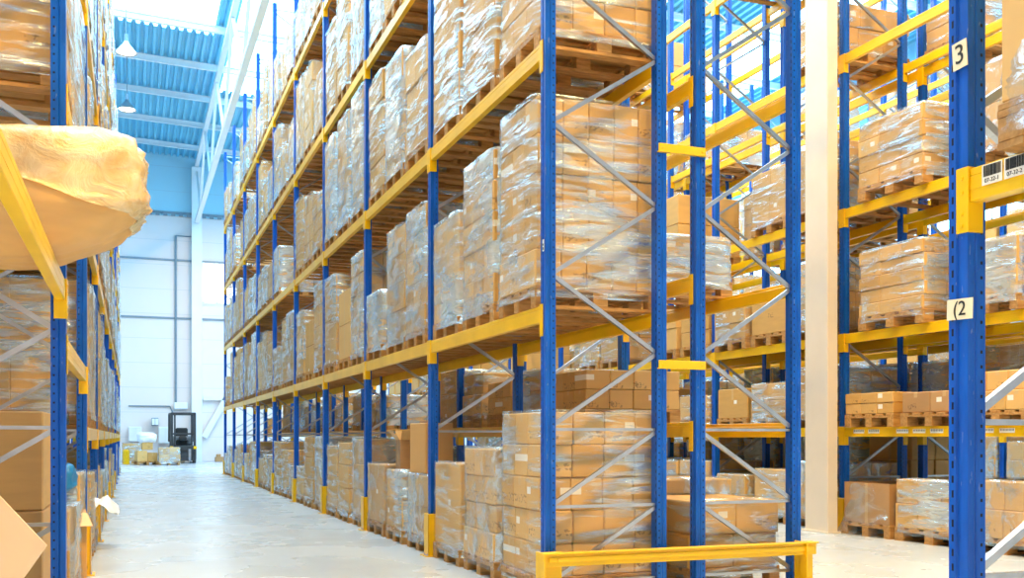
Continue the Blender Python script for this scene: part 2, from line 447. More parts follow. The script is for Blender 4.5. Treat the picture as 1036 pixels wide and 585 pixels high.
def braces_for(H, flip):
    out = [(.12, .12), (.64, .64), (1.17, 1.17), (.14, .62), (.66, 1.15)]
    z = 1.2; up = True
    while z + .52 < H - .1:
        out.append((z, z + .5) if up else (z + .5, z)); z += .52; up = not up
    out.append((H - .12, H - .12))
    if flip: out = [(q, p) for p, q in out]
    return out
def rack(label, xf, xr, ys, levels, H, group, flip=False, face=-1, detail=3, guards=(), connd=2, reverse=False):
    """face=-1: front posts (xf) look towards -x.  levels[k] lists the beam tops of bay k"""
    r = thing('pallet_rack', label, 'rack', (0, 0, 0), group=group)
    r.location = (xf, ys[0], 0)
    O = Vector((xf, ys[0], 0))
    n = len(ys)
    order = list(range(n))
    far = MB(); nfar = 0
    H_of = H if isinstance(H, (list, tuple)) else [H] * n
    for k in order:
        y = ys[k] - ys[0]; D = xr - xf; HH = H_of[k]
        for q, (xx, rot) in enumerate(((0, 0 if D > 0 else PI), (D, PI if D > 0 else 0))):
            p = link('post', post_mesh(HH), r, (xx, y, 0), (0, 0, rot))
            link('foot_plate', FOOT, p)
        if k in guards: link('post_guard', GUARD, r, (0, y, 0), (0, 0, 0 if D > 0 else PI))
        s = 1 if D > 0 else -1
        for (h0, h1) in braces_for(HH, flip):
            a, c = (s * .044, y, h0), (D - s * .044, y, h1)
            if k < detail:
                b = MB(); b.bar(a, c, .026, .028) if h0 != h1 else b.bar(a, c, .028, .02); link('brace', b.mesh('brace', 'galvanised'), r)
            else: far.bar(a, c, .026, .026); nfar += 1
    if nfar: link('brace', far.mesh('brace', 'galvanised'), r, kind='stuff')
    for k in range(n - 1):
        L = ys[k + 1] - ys[k] - 2 * PW
        y0 = ys[k] - ys[0] + PW
        for h in levels[k]:
            D = xr - xf
            for xx, rot in ((0, 0), (D, PI)):
                if D < 0: rot = PI - rot
                near = k < connd
                me = beam_mesh(L, not near)
                if rot == 0: o = link('beam', me, r, (xx, y0, h))
                else: o = link('beam', me, r, (xx, y0 + L, h), (0, 0, PI))
                if near:
                    link('beam_connector', CONN, o, (0, 0, 0)); 
                    c = link('beam_connector', CONN, o, (0, L, 0)); c.scale = (1, -1, 1)
    return r

BAY = 2.8
Y1 = [6.34 + BAY * k for k in range(10)]
L1 = [2.02, 3.82, 5.62, 7.45]
r1 = rack('long blue and yellow aisle rack with a low end guard rail, front row', 2.65, 3.52, Y1, [L1] * 9, 9.7, 'pallet racks', False, detail=4, guards=range(1, 10))
Y2 = Y1
L2 = [1.23, 2.29, 3.72, 5.5, 7.3]
r2 = rack('blue rack backing onto the guard-railed aisle rack, with empty upper beams', 3.82, 4.66, Y2, [L2] * 9, 9.7, 'pallet racks', True, detail=4)
L3 = [1.235, 2.33, 3.8, 5.62, 7.4]
Y3 = [6.95 + BAY * k for k in range(10)]
r3 = rack('blue rack standing directly behind the white column, front row', 7.87, 8.74, Y3, [L3] * 9, 9.7, 'pallet racks', False, detail=4, guards=(0, 1, 2, 3))
r4 = rack('blue rack backing onto the rack behind the white column', 9.04, 9.91, Y3, [L3] * 9, 9.7, 'pallet racks', True, detail=3)
Y5 = [9.75 + BAY * k for k in range(9)]
r5 = rack('distant blue rack across the far cross aisle, front row', 13.3, 14.17, Y5, [L3] * 8, 9.7, 'pallet racks', False, detail=2, connd=0)
r6 = rack('distant blue rack behind the far cross aisle, back row', 14.5, 15.37, Y5, [L3] * 8, 9.7, 'pallet racks', True, detail=2, connd=0)
# rack with the painted numbers, beside the cross passage (the bay runs back past the camera)
YN = [2.66, 2.66 - BAY]
YN_ = YN[::-1]
rn = rack('blue rack end with post plates reading 2 and 3, beside the cross passage', 2.65, 3.52, YN_, [[2.02, 3.82, 5.62]], 9.7, 'pallet racks', False, detail=2)
# side rack on the other side of the aisle: its aisle face looks towards +x
YL = [2.66] + [6.06 + BAY * k for k in range(11)]
LL = [[1.98, 4.65], [1.68, 3.06, 4.65, 6.5]] + [[1.2, 2.95, 4.65, 6.5, 8.2]] * 9
rl = rack('blue side rack under the bulging wrapped load, posts with yellow foot guards', -.365, -1.24, YL, LL, 9.7, 'pallet racks', True, detail=4, guards=(2, 3, 4, 5, 6, 7))
rm = rack('blue back row rack behind the side rack', -1.56, -2.43, YL[1:], [[1.68, 3.06, 4.65, 6.5]] * 10, 9.7, 'pallet racks', False, detail=1, connd=0)

b = MB(); b.box(-.001, .001, -.012, .012, -.04, .04, m=0); b.box(-.002, -.0008, -.006, .006, -.03, -.012, m=1); b.box(-.002, -.0008, -.006, .006, -.002, .012, m=1)
link('post_sticker', b.mesh('post_sticker', ['paper', 'ink']), r1, (-.0315, -.008, 2.42))
# row spacers between the two back-to-back racks
for i, h in enumerate((1.60, 3.13, 5.2)):
    b = MB(); b.box(0, .38, 0, .012, 0, .06, .002); b.box(0, .38, .012, .03, 0, .008); b.tube((.03, 0, .03), (.03, -.006, .03), .008, n=8); b.tube((.35, 0, .03), (.35, -.006, .03), .008, n=8)
    one('row_spacer', b.mesh('row_spacer', 'yellow'), 'short yellow spacer joining the two end frames, %s one' % ('lowest', 'middle', 'topmost')[i], 'bracket', (3.475, 6.27, h), group='row spacers')
# end guard
g = thing('end_guard_rail', 'low yellow guard rail across the ends of both back-to-back racks', 'guard rail', (2.55, 6.15, 0))
b = MB(); b.box(0, 2.17, 0, .05, .255, .348, .004); b.box(.03, 2.14, -.012, 0, .285, .32, .004); b.box(0, 2.17, -.03, .0, .340, .350, .002)
for q in range(2): b.tube((.1 + q * 1.98, -.004, .30), (.1 + q * 1.98, -.02, .30), .012, n=8)
link('rail', b.mesh('rail', 'yellow'), g)
for x0, x1 in ((-.012, .15), (2.06, 2.175)):
    b = MB(); b.box(x0, x1, .05, .062, 0, .35, .003); b.box(x0, x0 + .012, -.03, .12, 0, .35, .002); b.box(x0 - .02, x1 + .02, -.0, .14, 0, .012)
    link('leg', b.mesh('leg', 'yellow'), g)

# plates and beam labels on the numbered rack
def text(body, size, mat, parent, loc, rot, name='lettering', ext=.0006):
    cu = bpy.data.curves.new(name, 'FONT'); cu.body = body; cu.size = size; cu.align_x = 'CENTER'; cu.align_y = 'CENTER'; cu.extrude = ext
    cu.materials.append(M[mat]); o = bpy.data.objects.new(name, cu); me = bpy.data.meshes.new_from_object(o); bpy.data.objects.remove(o); return link(name, me, parent, loc, rot)
ROT = (PI / 2, 0, -PI / 2)      # faces -x, reads along -y
def plate(yc, zc, w_, h_, body, tilt, x=2.612, lab=None):
    b = MB(); b.box(-.0015, .0015, -w_ / 2, w_ / 2, -h_ / 2, h_ / 2)
    p = link('number_plate', b.mesh('number_plate', 'sign_cream'), rn, (x - rn.location.x, yc - rn.location.y, zc), (math.radians(tilt), 0, 0), label=lab)
    text(body, h_ * 1.0, 'ink', p, (-.0025, 0, 0), ROT)
zof = lambda y, z=3.40: EYE + (442 - y) * z / 1020
plate(2.645, zof(56), .062, .092, '3', -4, lab='cream plate reading 3')
plate(2.645, zof(313), .112, .070, '(2', 2, lab='cream plate reading 2')
for j, (yc, body, s) in enumerate(((2.515, '07-32-1', 0), (2.425, '07-32-2', 0))):
    b = MB(); b.box(-.001, .001, -.041, .041, -.033, .033)
    p = link('beam_label', b.mesh('beam_label', 'paper'), rn, (-.0315, yc - rn.location.y, 2.02 - .042))
    text(body, .019, 'ink', p, (-.0018, 0, -.02), ROT)
    b = MB(); q = -.036; rr = random.Random(j)
    while q < .034:
        ww = rr.choice((.001, .0015, .0025)); b.box(-.0024, -.0012, q, q + ww, -.006, .030); q += ww + rr.choice((.0012, .002))
    link('barcode', b.mesh('barcode', 'ink'), p)
for (yy, hh) in ((9.45, 1.235), (9.2, 1.235), (8.75, 1.235), (8.5, 1.235), (8.25, 1.235), (7.6, 1.235), (7.35, 1.235)):
    b = MB(); b.box(-.001, .001, -.09, .09, -.022, .022)
    for q in range(14): b.box(-.002, -.0012, -.08 + q * .012, -.08 + q * .012 + .004 + .003 * (q % 3 == 0), -.004, .018, m=1)
    link('beam_label', b.mesh('beam_label', ['paper', 'ink']), r3, (-.0315, yy - r3.location.y, hh - .055))

# ------------------------------------------------------------------ pallets and loads
def pallet_mesh():
    b = MB()                                     # 1.2 along x (depth), 0.8 along y
    for y in (-.35, 0, .35): b.box(-.6, .6, y - .05, y + .05, 0, .022)
    for x in (-.53, 0, .53):
        for y in (-.35, 0, .35): b.box(x - .07, x + .07, y - .05, y + .05, .022, .10, .004)
        b.box(x - .07, x + .07, -.4, .4, .10, .122)
    for y in (-.34, -.17, 0, .17, .34): b.box(-.6, .6, y - .06, y + .06, .122, .144, .003)
    return b.mesh('pallet', 'pallet_wood')
PALLET = pallet_mesh()
_cart = {}
def carton_mesh(sx, sy, sz, mat):
    k = (round(sx, 3), round(sy, 3), round(sz, 3), mat)
    if k not in _cart:
        b = MB(); b.box(-sx / 2, sx / 2, -sy / 2, sy / 2, -sz / 2, sz / 2, .008); _cart[k] = b.mesh('carton', mat)
    return _cart[k]
_stack = {}
def stack_mesh(nx, ny, nz, d, w_, h, mat):
    k = (nx, ny, nz, round(d, 2), round(w_, 2), round(h, 2), mat)
    if k not in _stack:
        b = MB(); rr = random.Random(hash(k[:3]) & 255)
        sx, sy, sz = d / nx, w_ / ny, h / nz
        for i in range(nx):
            for j in range(ny):
                for l in range(nz):
                    if 0 < i < nx - 1 and 0 < j < ny - 1 and l < nz - 1: continue
                    cx, cy = -d / 2 + (i + .5) * sx + rr.uniform(-.008, .008), -w_ / 2 + (j + .5) * sy + rr.uniform(-.006, .006)
                    b.box(cx - sx / 2 + .003, cx + sx / 2 - .003, cy - sy / 2 + .003, cy + sy / 2 - .003, l * sz, (l + 1) * sz - .004, .008)
        _stack[k] = b.mesh('carton_stack', mat)
    return _stack[k]
_films = {}
def film_mesh(seed, mat, crump=1.0):
    """shell of a unit footprint and unit height, wrapped round a stack, with pleats and a loose hem"""
    k = (seed, mat, crump)
    if k in _films: return _films[k]
    n, m = 48, 22; vs = []; fs = []
    for j in range(m + 1):
        t_ = j / m
        for i in range(n):
            q = i / n * 4; s_ = int(q); f = q - s_
            c = [(-1, -1), (1, -1), (1, 1), (-1, 1)]
            a, e = c[s_], c[(s_ + 1) % 4]
            x, y = a[0] + (e[0] - a[0]) * f, a[1] + (e[1] - a[1]) * f
            rad = (abs(x) ** 14 + abs(y) ** 14) ** (1 / 14); x /= rad; y /= rad
            nz = noise.noise(Vector((x * 2.3 + seed * 7, y * 2.3, t_ * 9))) * .012 + noise.noise(Vector((x * 9 + seed, y * 9, t_ * 22 + seed * 3))) * .008
            o = 1 + .004 + nz * crump + (.02 * (1 - t_ * 10) if t_ < .1 else 0)
            vs.append((x * .5 * o, y * .5 * o, t_ * (1.0 + .006 * noise.noise(Vector((x * 3, y * 3, seed))))))
    for j in range(m):
        for i in range(n): fs.append((j * n + i, j * n + (i + 1) % n, (j + 1) * n + (i + 1) % n, (j + 1) * n + i))
    # overlap on top
    base = m * n
    for i in range(n):
        x, y, z = vs[base + i]; vs.append((x * .78, y * .78, z + .004))
    for i in range(n): fs.append((base + i, base + (i + 1) % n, base + n + (i + 1) % n, base + n + i))
    b = MB(); b.add(vs, fs); me = b.mesh('stretch_film', mat, True); _films[k] = me; return me

CNT = {'n': 0}
# which of the loads the place shows: I = built as an object of its own, S = joined into the far mass, - = out of sight
CULL = ''.join(c * int(n) for c, n in __import__('re').findall(r'([ISx])(\d+)', 'I9x6I9S1I2x3I12x2S1I71S1I17x3I3x3S1x2I1x8I2x6I2x7I3x6I2S1x8I1S1x6I1x2I15S1I2S1I4x1S2x4I2x2S1I1S1x5I1x8S1x10I1S2x10S1I2x9S1I1x5I9S1I2S1x3S1I5x1S2x2I6S1I1x2I4S1x4S1x1I1S1I1S1x5I1S2x5S1x5I1S1x32I1x4S1I1x2I1x3S1I3x7I1S3x1S1x1S1I1x7I1S1I3S1x4I1S1x1S1x6S1x2S1x21S1x34I2x9S1I1x8S3x31I1S1x1I5x6S1I7S1I3x6I12x1S2x3I11S1I3x4S1I1x1S1I1S1I2S1x1S1I3S1I2x1I2x1I2x1S1I1S1x1S1I2S1I1S1I1x7S1I1x4S1x3S1I2S1I2S1I2S1I2S1x1S2I2S1x5S1x1S2x2S1x6S1x1I1x1S1I7x1S1I1x25S1x30I3x21'))
MASS = {'m': [], 'mb': None}
MASS_MATS = ['pallet_wood', 'cardboard', 'kraft', 'carton_dark', 'film', 'film_heavy', 'film_crumpled']
def to_mass(me, mat, mi):
    if MASS['mb'] is None: MASS['mb'] = MB()
    MASS['mb'].add([v_.co for v_ in me.vertices], [tuple(p.vertices) for p in me.polygons], mi, mat)
def load(x, y, z, h, label, group, kind='cartons', wrap='film', detail=True, rot=0.0, w_=.8, d=1.2, lay=None, mat='cardboard', pal=True):
    flag = CULL[CNT['n']] if CNT['n'] < len(CULL) else 'I'
    if flag != 'I':
        if flag == 'S':
            if lay is None: lay = {'fine': (5, 3, 5), 'cartons': (4, 3, max(2, round(h / .24))), 'medium': (3, 2, max(2, round(h / .33))), 'big': (2, 1, max(1, round(h / .5))), 'single': (1, 1, 1)}[kind]
            T = Matrix.Translation((x, y, z)) @ Matrix.Rotation(rot, 4, 'Z')
            to_mass(PALLET, T @ Matrix.Diagonal((d / 1.2, w_ / .8, 1, 1)), 0)
            to_mass(stack_mesh(*lay, d * .985, w_ * .985, round(h, 1), mat), T @ Matrix.Translation((0, 0, .144)) @ Matrix.Diagonal((1, 1, h / round(h, 1), 1)), MASS_MATS.index(mat))
            if wrap: to_mass(film_mesh(CNT['n'] % 5, wrap, 1.0), T @ Matrix.Translation((0, 0, .074)) @ Matrix.Diagonal((d + .02, w_ + .02, h + .085, 1)), MASS_MATS.index(wrap))
        CNT['n'] += 1
        return None
    r = thing('pallet_load', label, 'pallet load', (x, y, z), (0, 0, rot), group)
    r['idx_'] = CNT['n']
    if pal:
        p = link('pallet', PALLET, r)
        if abs(w_ - .8) > .01 or abs(d - 1.2) > .01: p.scale = (d / 1.2, w_ / .8, 1)
    z0 = .144 if pal else 0
    if lay is None:
        lay = {'fine': (5, 3, 5), 'cartons': (4, 3, max(2, round(h / .24))), 'medium': (3, 2, max(2, round(h / .33))), 'big': (2, 1, max(1, round(h / .5))), 'single': (1, 1, 1)}[kind]
    nx, ny, nz = lay
    dd, ww = d * .985, w_ * .985
    if not detail:
        link('carton_stack', stack_mesh(nx, ny, nz, dd, ww, round(h, 1), mat), r, (0, 0, z0), scale=(1, 1, h / round(h, 1)))
    else:
        sx, sy, sz = dd / nx, ww / ny, h / nz
        me = carton_mesh(sx - .004, sy - .004, sz - .003, mat)
        rr = random.Random(CNT['n'])
        for l in range(nz):
            ox, oy = rr.uniform(-.012, .012), rr.uniform(-.010, .010)
            for i in range(nx):
                for j in range(ny):
                    if 0 < i < nx - 1 and 0 < j < ny - 1: continue
                    link('carton', me, r, (-dd / 2 + (i + .5) * sx + ox, -ww / 2 + (j + .5) * sy + oy, z0 + (l + .5) * sz), (0, 0, rr.uniform(-.008, .008) + (PI if rr.random() < .4 else 0)))
    if wrap:
        sd = CNT['n'] % 5
        link('stretch_film', film_mesh(sd, wrap, 1.6 if wrap == 'film_crumpled' else 1.0), r, (0, 0, z0 - .07), scale=(d + .02, w_ + .02, h + .085))
    CNT['n'] += 1
    return r
ORD = ['first', 'second', 'third', 'fourth', 'fifth', 'sixth', 'seventh', 'eighth', 'ninth', 'tenth', 'eleventh', 'twelfth']
POSN = ['near', 'middle', 'far']
KN = {'fine': 'neat rows of cartons', 'cartons': 'small cartons', 'medium': 'brown cartons', 'big': 'large boxes', 'single': 'one big box'}
def adj(h): return 'low' if h < .55 else ('medium' if h < 1.0 else 'tall')
def fill(rackname, group, xc, ys, bay, lev, levname, spec, detail, bayname=None, d=1.14):
    """spec: up to three entries (height, kind, wrap) placed along one bay"""
    for q, sp in enumerate(spec):
        if sp is None: continue
        h, kind, wrap = sp[:3]
        mat = sp[3] if len(sp) > 3 else 'cardboard'
        y = ys[bay] + PW + .06 + .40 + q * .9 + R.uniform(-.02, .02)
        wn = {'film': 'filmed', 'film_heavy': 'white-wrapped', 'film_crumpled': 'loosely wrapped', None: 'bare'}[wrap]
        lab = '%s %s %s, %s of %s, %s bay, %s pallet' % (adj(h), wn, KN[kind], levname, rackname, bayname or ORD[bay], POSN[q])
        wv = R.choice((.8, .8, .78, .74))
        load(xc + R.uniform(-.005, .03), y, lev, h, lab, group, kind, wrap, detail, R.uniform(-.015, .015), mat=mat, d=d, w_=wv)
LV = ['first beam', 'second beam', 'third beam', 'fourth beam', 'top beam']
def rnd(hmin, hmax, kinds=('cartons', 'medium', 'medium', 'big'), wraps=('film', 'film', 'film_heavy', 'film_heavy', 'film_crumpled', None)):
    return (round(R.uniform(hmin, hmax), 2), R.choice(kinds), R.choice(wraps))
F, FH, FC = 'film', 'film_heavy', 'film_crumpled'
G1 = 'pallet loads on the guard-railed aisle rack'
X1 = 3.10
spec1 = {
 (0, 0): [(1.15, 'cartons', F), (.88, 'cartons', FC), (.74, 'big', F)],
 (0, 1): [(1.33, 'fine', F), (1.20, 'cartons', FH), (.90, 'single', FH)],
 (1, 2): [(.98, 'medium', F), (1.2, 'medium', FH), (1.3, 'medium', F)],
 (0, 2): [(1.42, 'cartons', F), (1.25, 'cartons', F), (1.3, 'medium', F)],
 (0, 3): [(1.4, 'medium', F), (1.2, 'medium', F), (1.3, 'big', F)],
 (0, 4): [(1.3, 'medium', F), (1.2, 'medium', F), (1.3, 'cartons', F)],
 (1, 0): [(.60, 'medium', FC), (.62, 'medium', F), (.66, 'big', FC)],
 (1, 1): [(1.20, 'cartons', FH), (1.18, 'medium', FH), (.60, 'single', FH)],
 (1, 3): [(1.35, 'medium', F), (1.3, 'medium', F), (1.2, 'medium', FH)],
 (2, 0): [(.95, 'medium', FH), (.9, 'medium', F), (.85, 'big', F)],
 (2, 1): [(1.22, 'cartons', FH), (.9, 'big', None), (1.2, 'big', F)],
 (2, 2): [(1.45, 'single', FH), (1.4, 'cartons', FH), (1.35, 'cartons', FH)],
}
for k in range(9):
    for li, lev in enumerate([0] + L1):
        sp = spec1.get((k, li))
        if sp is None:
            hm = 1.35 if li else 1.0
            sp = [rnd(.65 if li else .45, hm, wraps=(F, F, FH, FH, FC)) if R.random() < (.9 if li else 1) else None for _ in range(3)]
            if li == 1 and k == 3: sp[1] = (.8, 'big', None)
        fill('guard-railed rack', G1, 3.12 if li == 0 else 3.115, Y1, k, lev - (.004 if lev else 0), 'floor' if li == 0 else LV[li - 1], sp, k < 2, d=.98 if li == 0 else 1.0)
tag_ = one('tall_box', carton_mesh(.30, .42, .50, 'kraft'), 'upright plain brown box standing on a wrapped floor load of the aisle rack', 'box', (2.82, 9.76, .144 + .60 + .262), (0, 0, .1))
ob = thing('open_box', 'open brown box with raised flaps on a wrapped aisle rack floor load', 'box', (2.88, 10.56, .144 + .635), (0, 0, -.15))
ob.scale = (.75, .9, .85)
b = MB()
for (x0, x1, y0, y1) in ((-.26, -.25, -.25, .25), (.25, .26, -.25, .25), (-.26, .26, -.26, -.25), (-.26, .26, .25, .26)): b.box(x0, x1, y0, y1, 0, .36)
b.box(-.25, .25, -.25, .25, 0, .01); link('box_body', b.mesh('box_body', 'carton_dark'), ob)
for (x0, y0, x1, y1, ox, oy) in ((-.26, -.25, -.26, .25, -.12, 0), (-.25, .26, .25, .26, 0, .14), (-.25, -.26, .25, -.26, 0, -.14)):
    b = MB(); b.add([(x0, y0, .36), (x1, y1, .36), (x1 + ox, y1 + oy, .48), (x0 + ox, y0 + oy, .48), (x0, y0, .366), (x1, y1, .366), (x1 + ox, y1 + oy, .486), (x0 + ox, y0 + oy, .486)], [(0, 1, 2, 3), (7, 6, 5, 4), (0, 4, 5, 1), (1, 5, 6, 2), (2, 6, 7, 3), (3, 7, 4, 0)])
    link('flap', b.mesh('flap', 'kraft'), ob)
G2 = 'pallet loads on the rack behind the guard-railed one'
X2 = 4.29
spec2 = {
 (0, 0): [None, (.62, 'medium', FC), (.75, 'medium', F)],
 (0, 1): [None, None, (.36, 'cartons', None)], (1, 1): [(.42, 'medium', F), (.36, 'cartons', None), (.5, 'medium', F)],
 (0, 2): [None, (.36, 'medium', F), None], (0, 3): [None, None, None], (0, 4): [None] * 3, (0, 5): [None] * 3,
}
for k in range(9):
    for li, lev in enumerate([0] + L2):
        sp = spec2.get((k, li))
        if sp is None:
            if li == 0: sp = [rnd(.5, .85) for _ in range(3)]
            elif li in (1, 2): sp = [rnd(.3, .7) if R.random() < .8 else None for _ in range(3)]
            elif k > 1 and li == 3: sp = [rnd(.5, 1.2) if R.random() < .5 else None for _ in range(3)]
            else: sp = [None] * 3
        fill('rack behind it', G2, X2, Y2, k, lev - (.004 if lev else 0), 'floor' if li == 0 else LV[li - 1], sp, k < 2, d=.98)
G3 = 'pallet loads on the rack behind the white column'
load(4.22, 6.85, 0, .50, 'large taped boxes under slipped clear film, on the floor behind the second guard-railed end frame', G2, 'big', F, True, 0, .8, .78, (2, 1, 2))
X3 = 8.36
for k in range(9):
    for li, lev in enumerate([0] + L3):
        if k == 0: continue
        if li == 0: sp = [rnd(.45, .8, wraps=(F, FC, None)) for _ in range(3)]
        elif li == 1: sp = [rnd(.3, .6, wraps=(F, None)) for _ in range(3)]
        elif li == 2: sp = [rnd(.4, .9, wraps=(F, None)) if R.random() < .85 else None for _ in range(3)]
        elif li == 3: sp = [rnd(.5, .9, wraps=(F, None)) if R.random() < .75 else None for _ in range(3)]
        elif li == 4: sp = [rnd(.35, .6, wraps=(F,)) if (k + q) % 4 == 1 else None for q in range(3)]
        else: sp = [rnd(.5, .9) if (k * 3 + q) % 5 == 0 else None for q in range(3)]
        fill('column-side rack', G3, X3, Y3, k, lev - (.004 if lev else 0), 'floor' if li == 0 else LV[li - 1], sp, k < 2)
# the bay between the column and the numbered posts, placed as photographed
load(8.36, 8.87, 3.796, .70, 'low block of small taped cartons on pallet, third beam level beside white column', G3, 'cartons', F, True, 0, 1.02, 1.2, (4, 3, 4))
load(8.36, 8.86, 2.326, .74, 'carton block with torn trailing film, second beam level beside white column', G3, 'cartons', F, True, 0, 1.02, 1.2, (4, 3, 5))
load(8.36, 7.55, 2.326, .55, 'pale wrapped carton block, second beam level, seen past the numbered post', G3, 'medium', FH, True)
load(8.36, 7.60, 3.796, .8, 'tall crumpled wrapped load, third beam level, seen past the numbered post', G3, 'medium', FC, True)
load(8.36, 9.20, 1.231, .24, 'two rows of small labelled cartons on pallet, first beam level beside column', G3, 'cartons', None, True, 0, .8, 1.2, (4, 3, 2))
load(8.36, 8.30, 1.231, .22, 'low mixed cartons on pallet, first beam level, middle of column-side bay', G3, 'medium', None, True, .02, .8, 1.2, (3, 2, 1), 'carton_dark')
load(8.36, 7.42, 1.231, .38, 'stacked labelled cartons on pallet, first beam level, seen past numbered post', G3, 'cartons', None, True, 0, .8, 1.2, (4, 3, 2))
load(8.33, 8.25, 0, .52, 'low wide wrapped carton block on the floor beside the open film box', G3, 'medium', F, True, 0, 1.0, 1.2, (3, 3, 2))
load(8.33, 7.3, 0, .55, 'low wrapped carton block on the floor, seen past the numbered post', G3, 'medium', FC, True, 0, .8, 1.2, (3, 2, 2))
# open box draped in film
r = thing('open_box_load', 'open carton draped in loose clear film on a pallet beside the column rack post', 'pallet load', (8.33, 9.22, 0))
link('pallet', PALLET, r)
b = MB()
for (x0, x1, y0, y1) in ((-.58, -.57, -.36, .36), (.57, .58, -.36, .36), (-.58, .58, -.37, -.36), (-.58, .58, .36, .37)): b.box(x0, x1, y0, y1, .144, .60)
b.box(-.58, .58, -.36, .36, .144, .15)
link('open_carton', b.mesh('open_carton', 'carton_dark'), r)
def drape(seed, hx, hy, h, out, me_name='stretch_film', mat='film_clear'):
    n, m = 40, 14; vs = []; fs = []
    for j in range(m + 1):
        t_ = j / m
        for i in range(n):
            an = 2 * PI * i / n; cx, cy = math.cos(an), math.sin(an)
            e = (abs(cx) ** 6 + abs(cy) ** 6) ** (1 / 6); cx /= e; cy /= e
            fl = out * (1 - t_) ** 2 * (1 + .8 * noise.noise(Vector((cx * 3, cy * 3, seed))))
            nz = .04 * noise.noise(Vector((cx * 5, cy * 5, t_ * 4 + seed)))
            vs.append((cx * (hx + fl + nz), cy * (hy + fl + nz), h * t_ + .03 * noise.noise(Vector((cx * 4 + seed, cy * 4, 2))) * t_))
    for j in range(m):
        for i in range(n): fs.append((j * n + i, j * n + (i + 1) % n, (j + 1) * n + (i + 1) % n, (j + 1) * n + i))
    b = MB(); b.add(vs, fs); return b.mesh(me_name, mat, True)
link('stretch_film', drape(3, .60, .39, .56, .07), r, (0, 0, .02))

for (xc, ys, G, nm, kmax, dt) in ((9.5, Y3, 'pallet loads on the second rack past the column', 'second column-side rack', 9, 1), (13.8, Y5, 'pallet loads on the distant front rack', 'distant front rack', 8, 0), (15.0, Y5, 'pallet loads on the distant back rack', 'distant back rack', 8, 0)):
    for k in range(kmax):
        for li, lev in enumerate([0] + L3):
            pr = (.85, .8, .75, .6, .25, .15)[li]
            sp = [rnd(.4 if li else .85, (.8 if li < 3 else 1.1) if li else 1.1) if R.random() < pr else None for _ in range(3)]
            fill(nm, G, xc, ys, k, lev - (.004 if lev else 0), 'floor' if li == 0 else LV[li - 1], sp, False)

# ------------------------------------------------------------------ numbered rack goods
GN = 'pallet loads on the numbered rack'
q = load(3.12, 2.02, 2.016, 1.45, 'tall carton stack over torn crumpled film on the numbered rack beam', GN, 'medium', None, True, 0, .8, 1.16, (2, 1, 3), 'cardboard')
link('stretch_film', drape(9, .60, .42, .30, .05), q, (0, 0, .02))
load(3.12, 1.25, 2.016, 1.3, 'tall filmed cartons on the numbered rack, second pallet from its end post', GN, 'medium', F, True)
load(3.12, 2.16, 3.816, 1.3, 'filmed cartons on the second beam of the numbered rack', GN, 'medium', F, True)

# ------------------------------------------------------------------ side rack goods
GL = 'pallet loads on the side rack'
XL = -.94
# the big bulging wrapped load over the first bay
bl = thing('bulging_load', 'huge bulging film-wrapped bundle overhanging the aisle on the side rack', 'pallet load', (-.62, 5.42, 1.965))
def lump(hx, hy, h, seed, infl=1.0, cut=None, fold=1.0):
    n, m = 72, 44; vs = []; fs = []
    for j in range(m + 1):
        t_ = j / m; ph = PI * t_
        for i in range(n):
            an = 2 * PI * i / n
            cx, cy, cz = math.cos(an) * math.sin(ph), math.sin(an) * math.sin(ph), -math.cos(ph)
            e = (abs(cx) ** 6 + abs(cy) ** 5 + abs(cz) ** 6.0) ** (1 / 5.4)
            cx, cy, cz = cx / e, cy / e, cz / e
            p = Vector((cx, cy, cz))
            d = .07 * noise.noise(p * 1.7 + Vector((seed, 0, 0))) + .035 * noise.noise(p * 4 + Vector((seed, 3, 0))) + .018 * fold * noise.noise(Vector((cx * 9, cy * 9, cz * 5 + seed)))
            s_ = (1 + d) * infl
            # the underside tapers in, sagging on the aisle side
            tap = 1 - .20 * max(0, -cz) ** 1.5
            x, y, z = cx * hx * s_ * tap, cy * hy * s_ * tap, (cz * s_ * .5 + .5) * h
            if x > 0 and cz < 0: z += .30 * (x / hx) ** 2 * h * -cz
            if cz > 0: z += .10 * (x / hx) * h * cz
            if cut and z < cut((x, y)): z = cut((x, y))
            vs.append((x, y, z))
    for j in range(m):
        for i in range(n):
            q = (j * n + i, j * n + (i + 1) % n, (j + 1) * n + (i + 1) % n, (j + 1) * n + i)
            if cut and all(vs[k][2] <= cut(vs[k]) + 1e-6 for k in q): continue
            fs.append(q)
    b = MB(); b.add(vs, fs); return b
link('cardboard_wrap', lump(.70, .40, .56, 2).mesh('cardboard_wrap', 'kraft', True), bl, (-.04, 0, 0))
t = NT('film_gold'); v, x, y, z = t.xyz()
hN = t.noise(v, 7, 5, 1.2, .6)
t.set(t.mix(t.rng(hN, .35, .65), (.84, .56, .22), (.96, .80, .48)), .2); t.b.inputs['Specular IOR Level'].default_value = .9
t.bump(hN, .8, .03)
tr = t.n('ShaderNodeBsdfTransparent'); ms = t.n('ShaderNodeMixShader')
f_ = t.rng(t.noise(v, 4, 3), .35, .65, .55, .95); t.l(f_, ms.inputs[0]); t.l(tr.outputs[0], ms.inputs[1]); t.l(t.b.outputs[0], ms.inputs[2]); t.l(ms.outputs[0], t.out.inputs[0]); M['film_gold'] = t.m
link('stretch_film', lump(.70, .40, .56, 2, 1.025, lambda p: .33 - .13 * p[0] / .74 + .02 * math.sin(p[0] * 9), 1.5).mesh('stretch_film', 'film_gold', True), bl, (-.04, 0, .005))

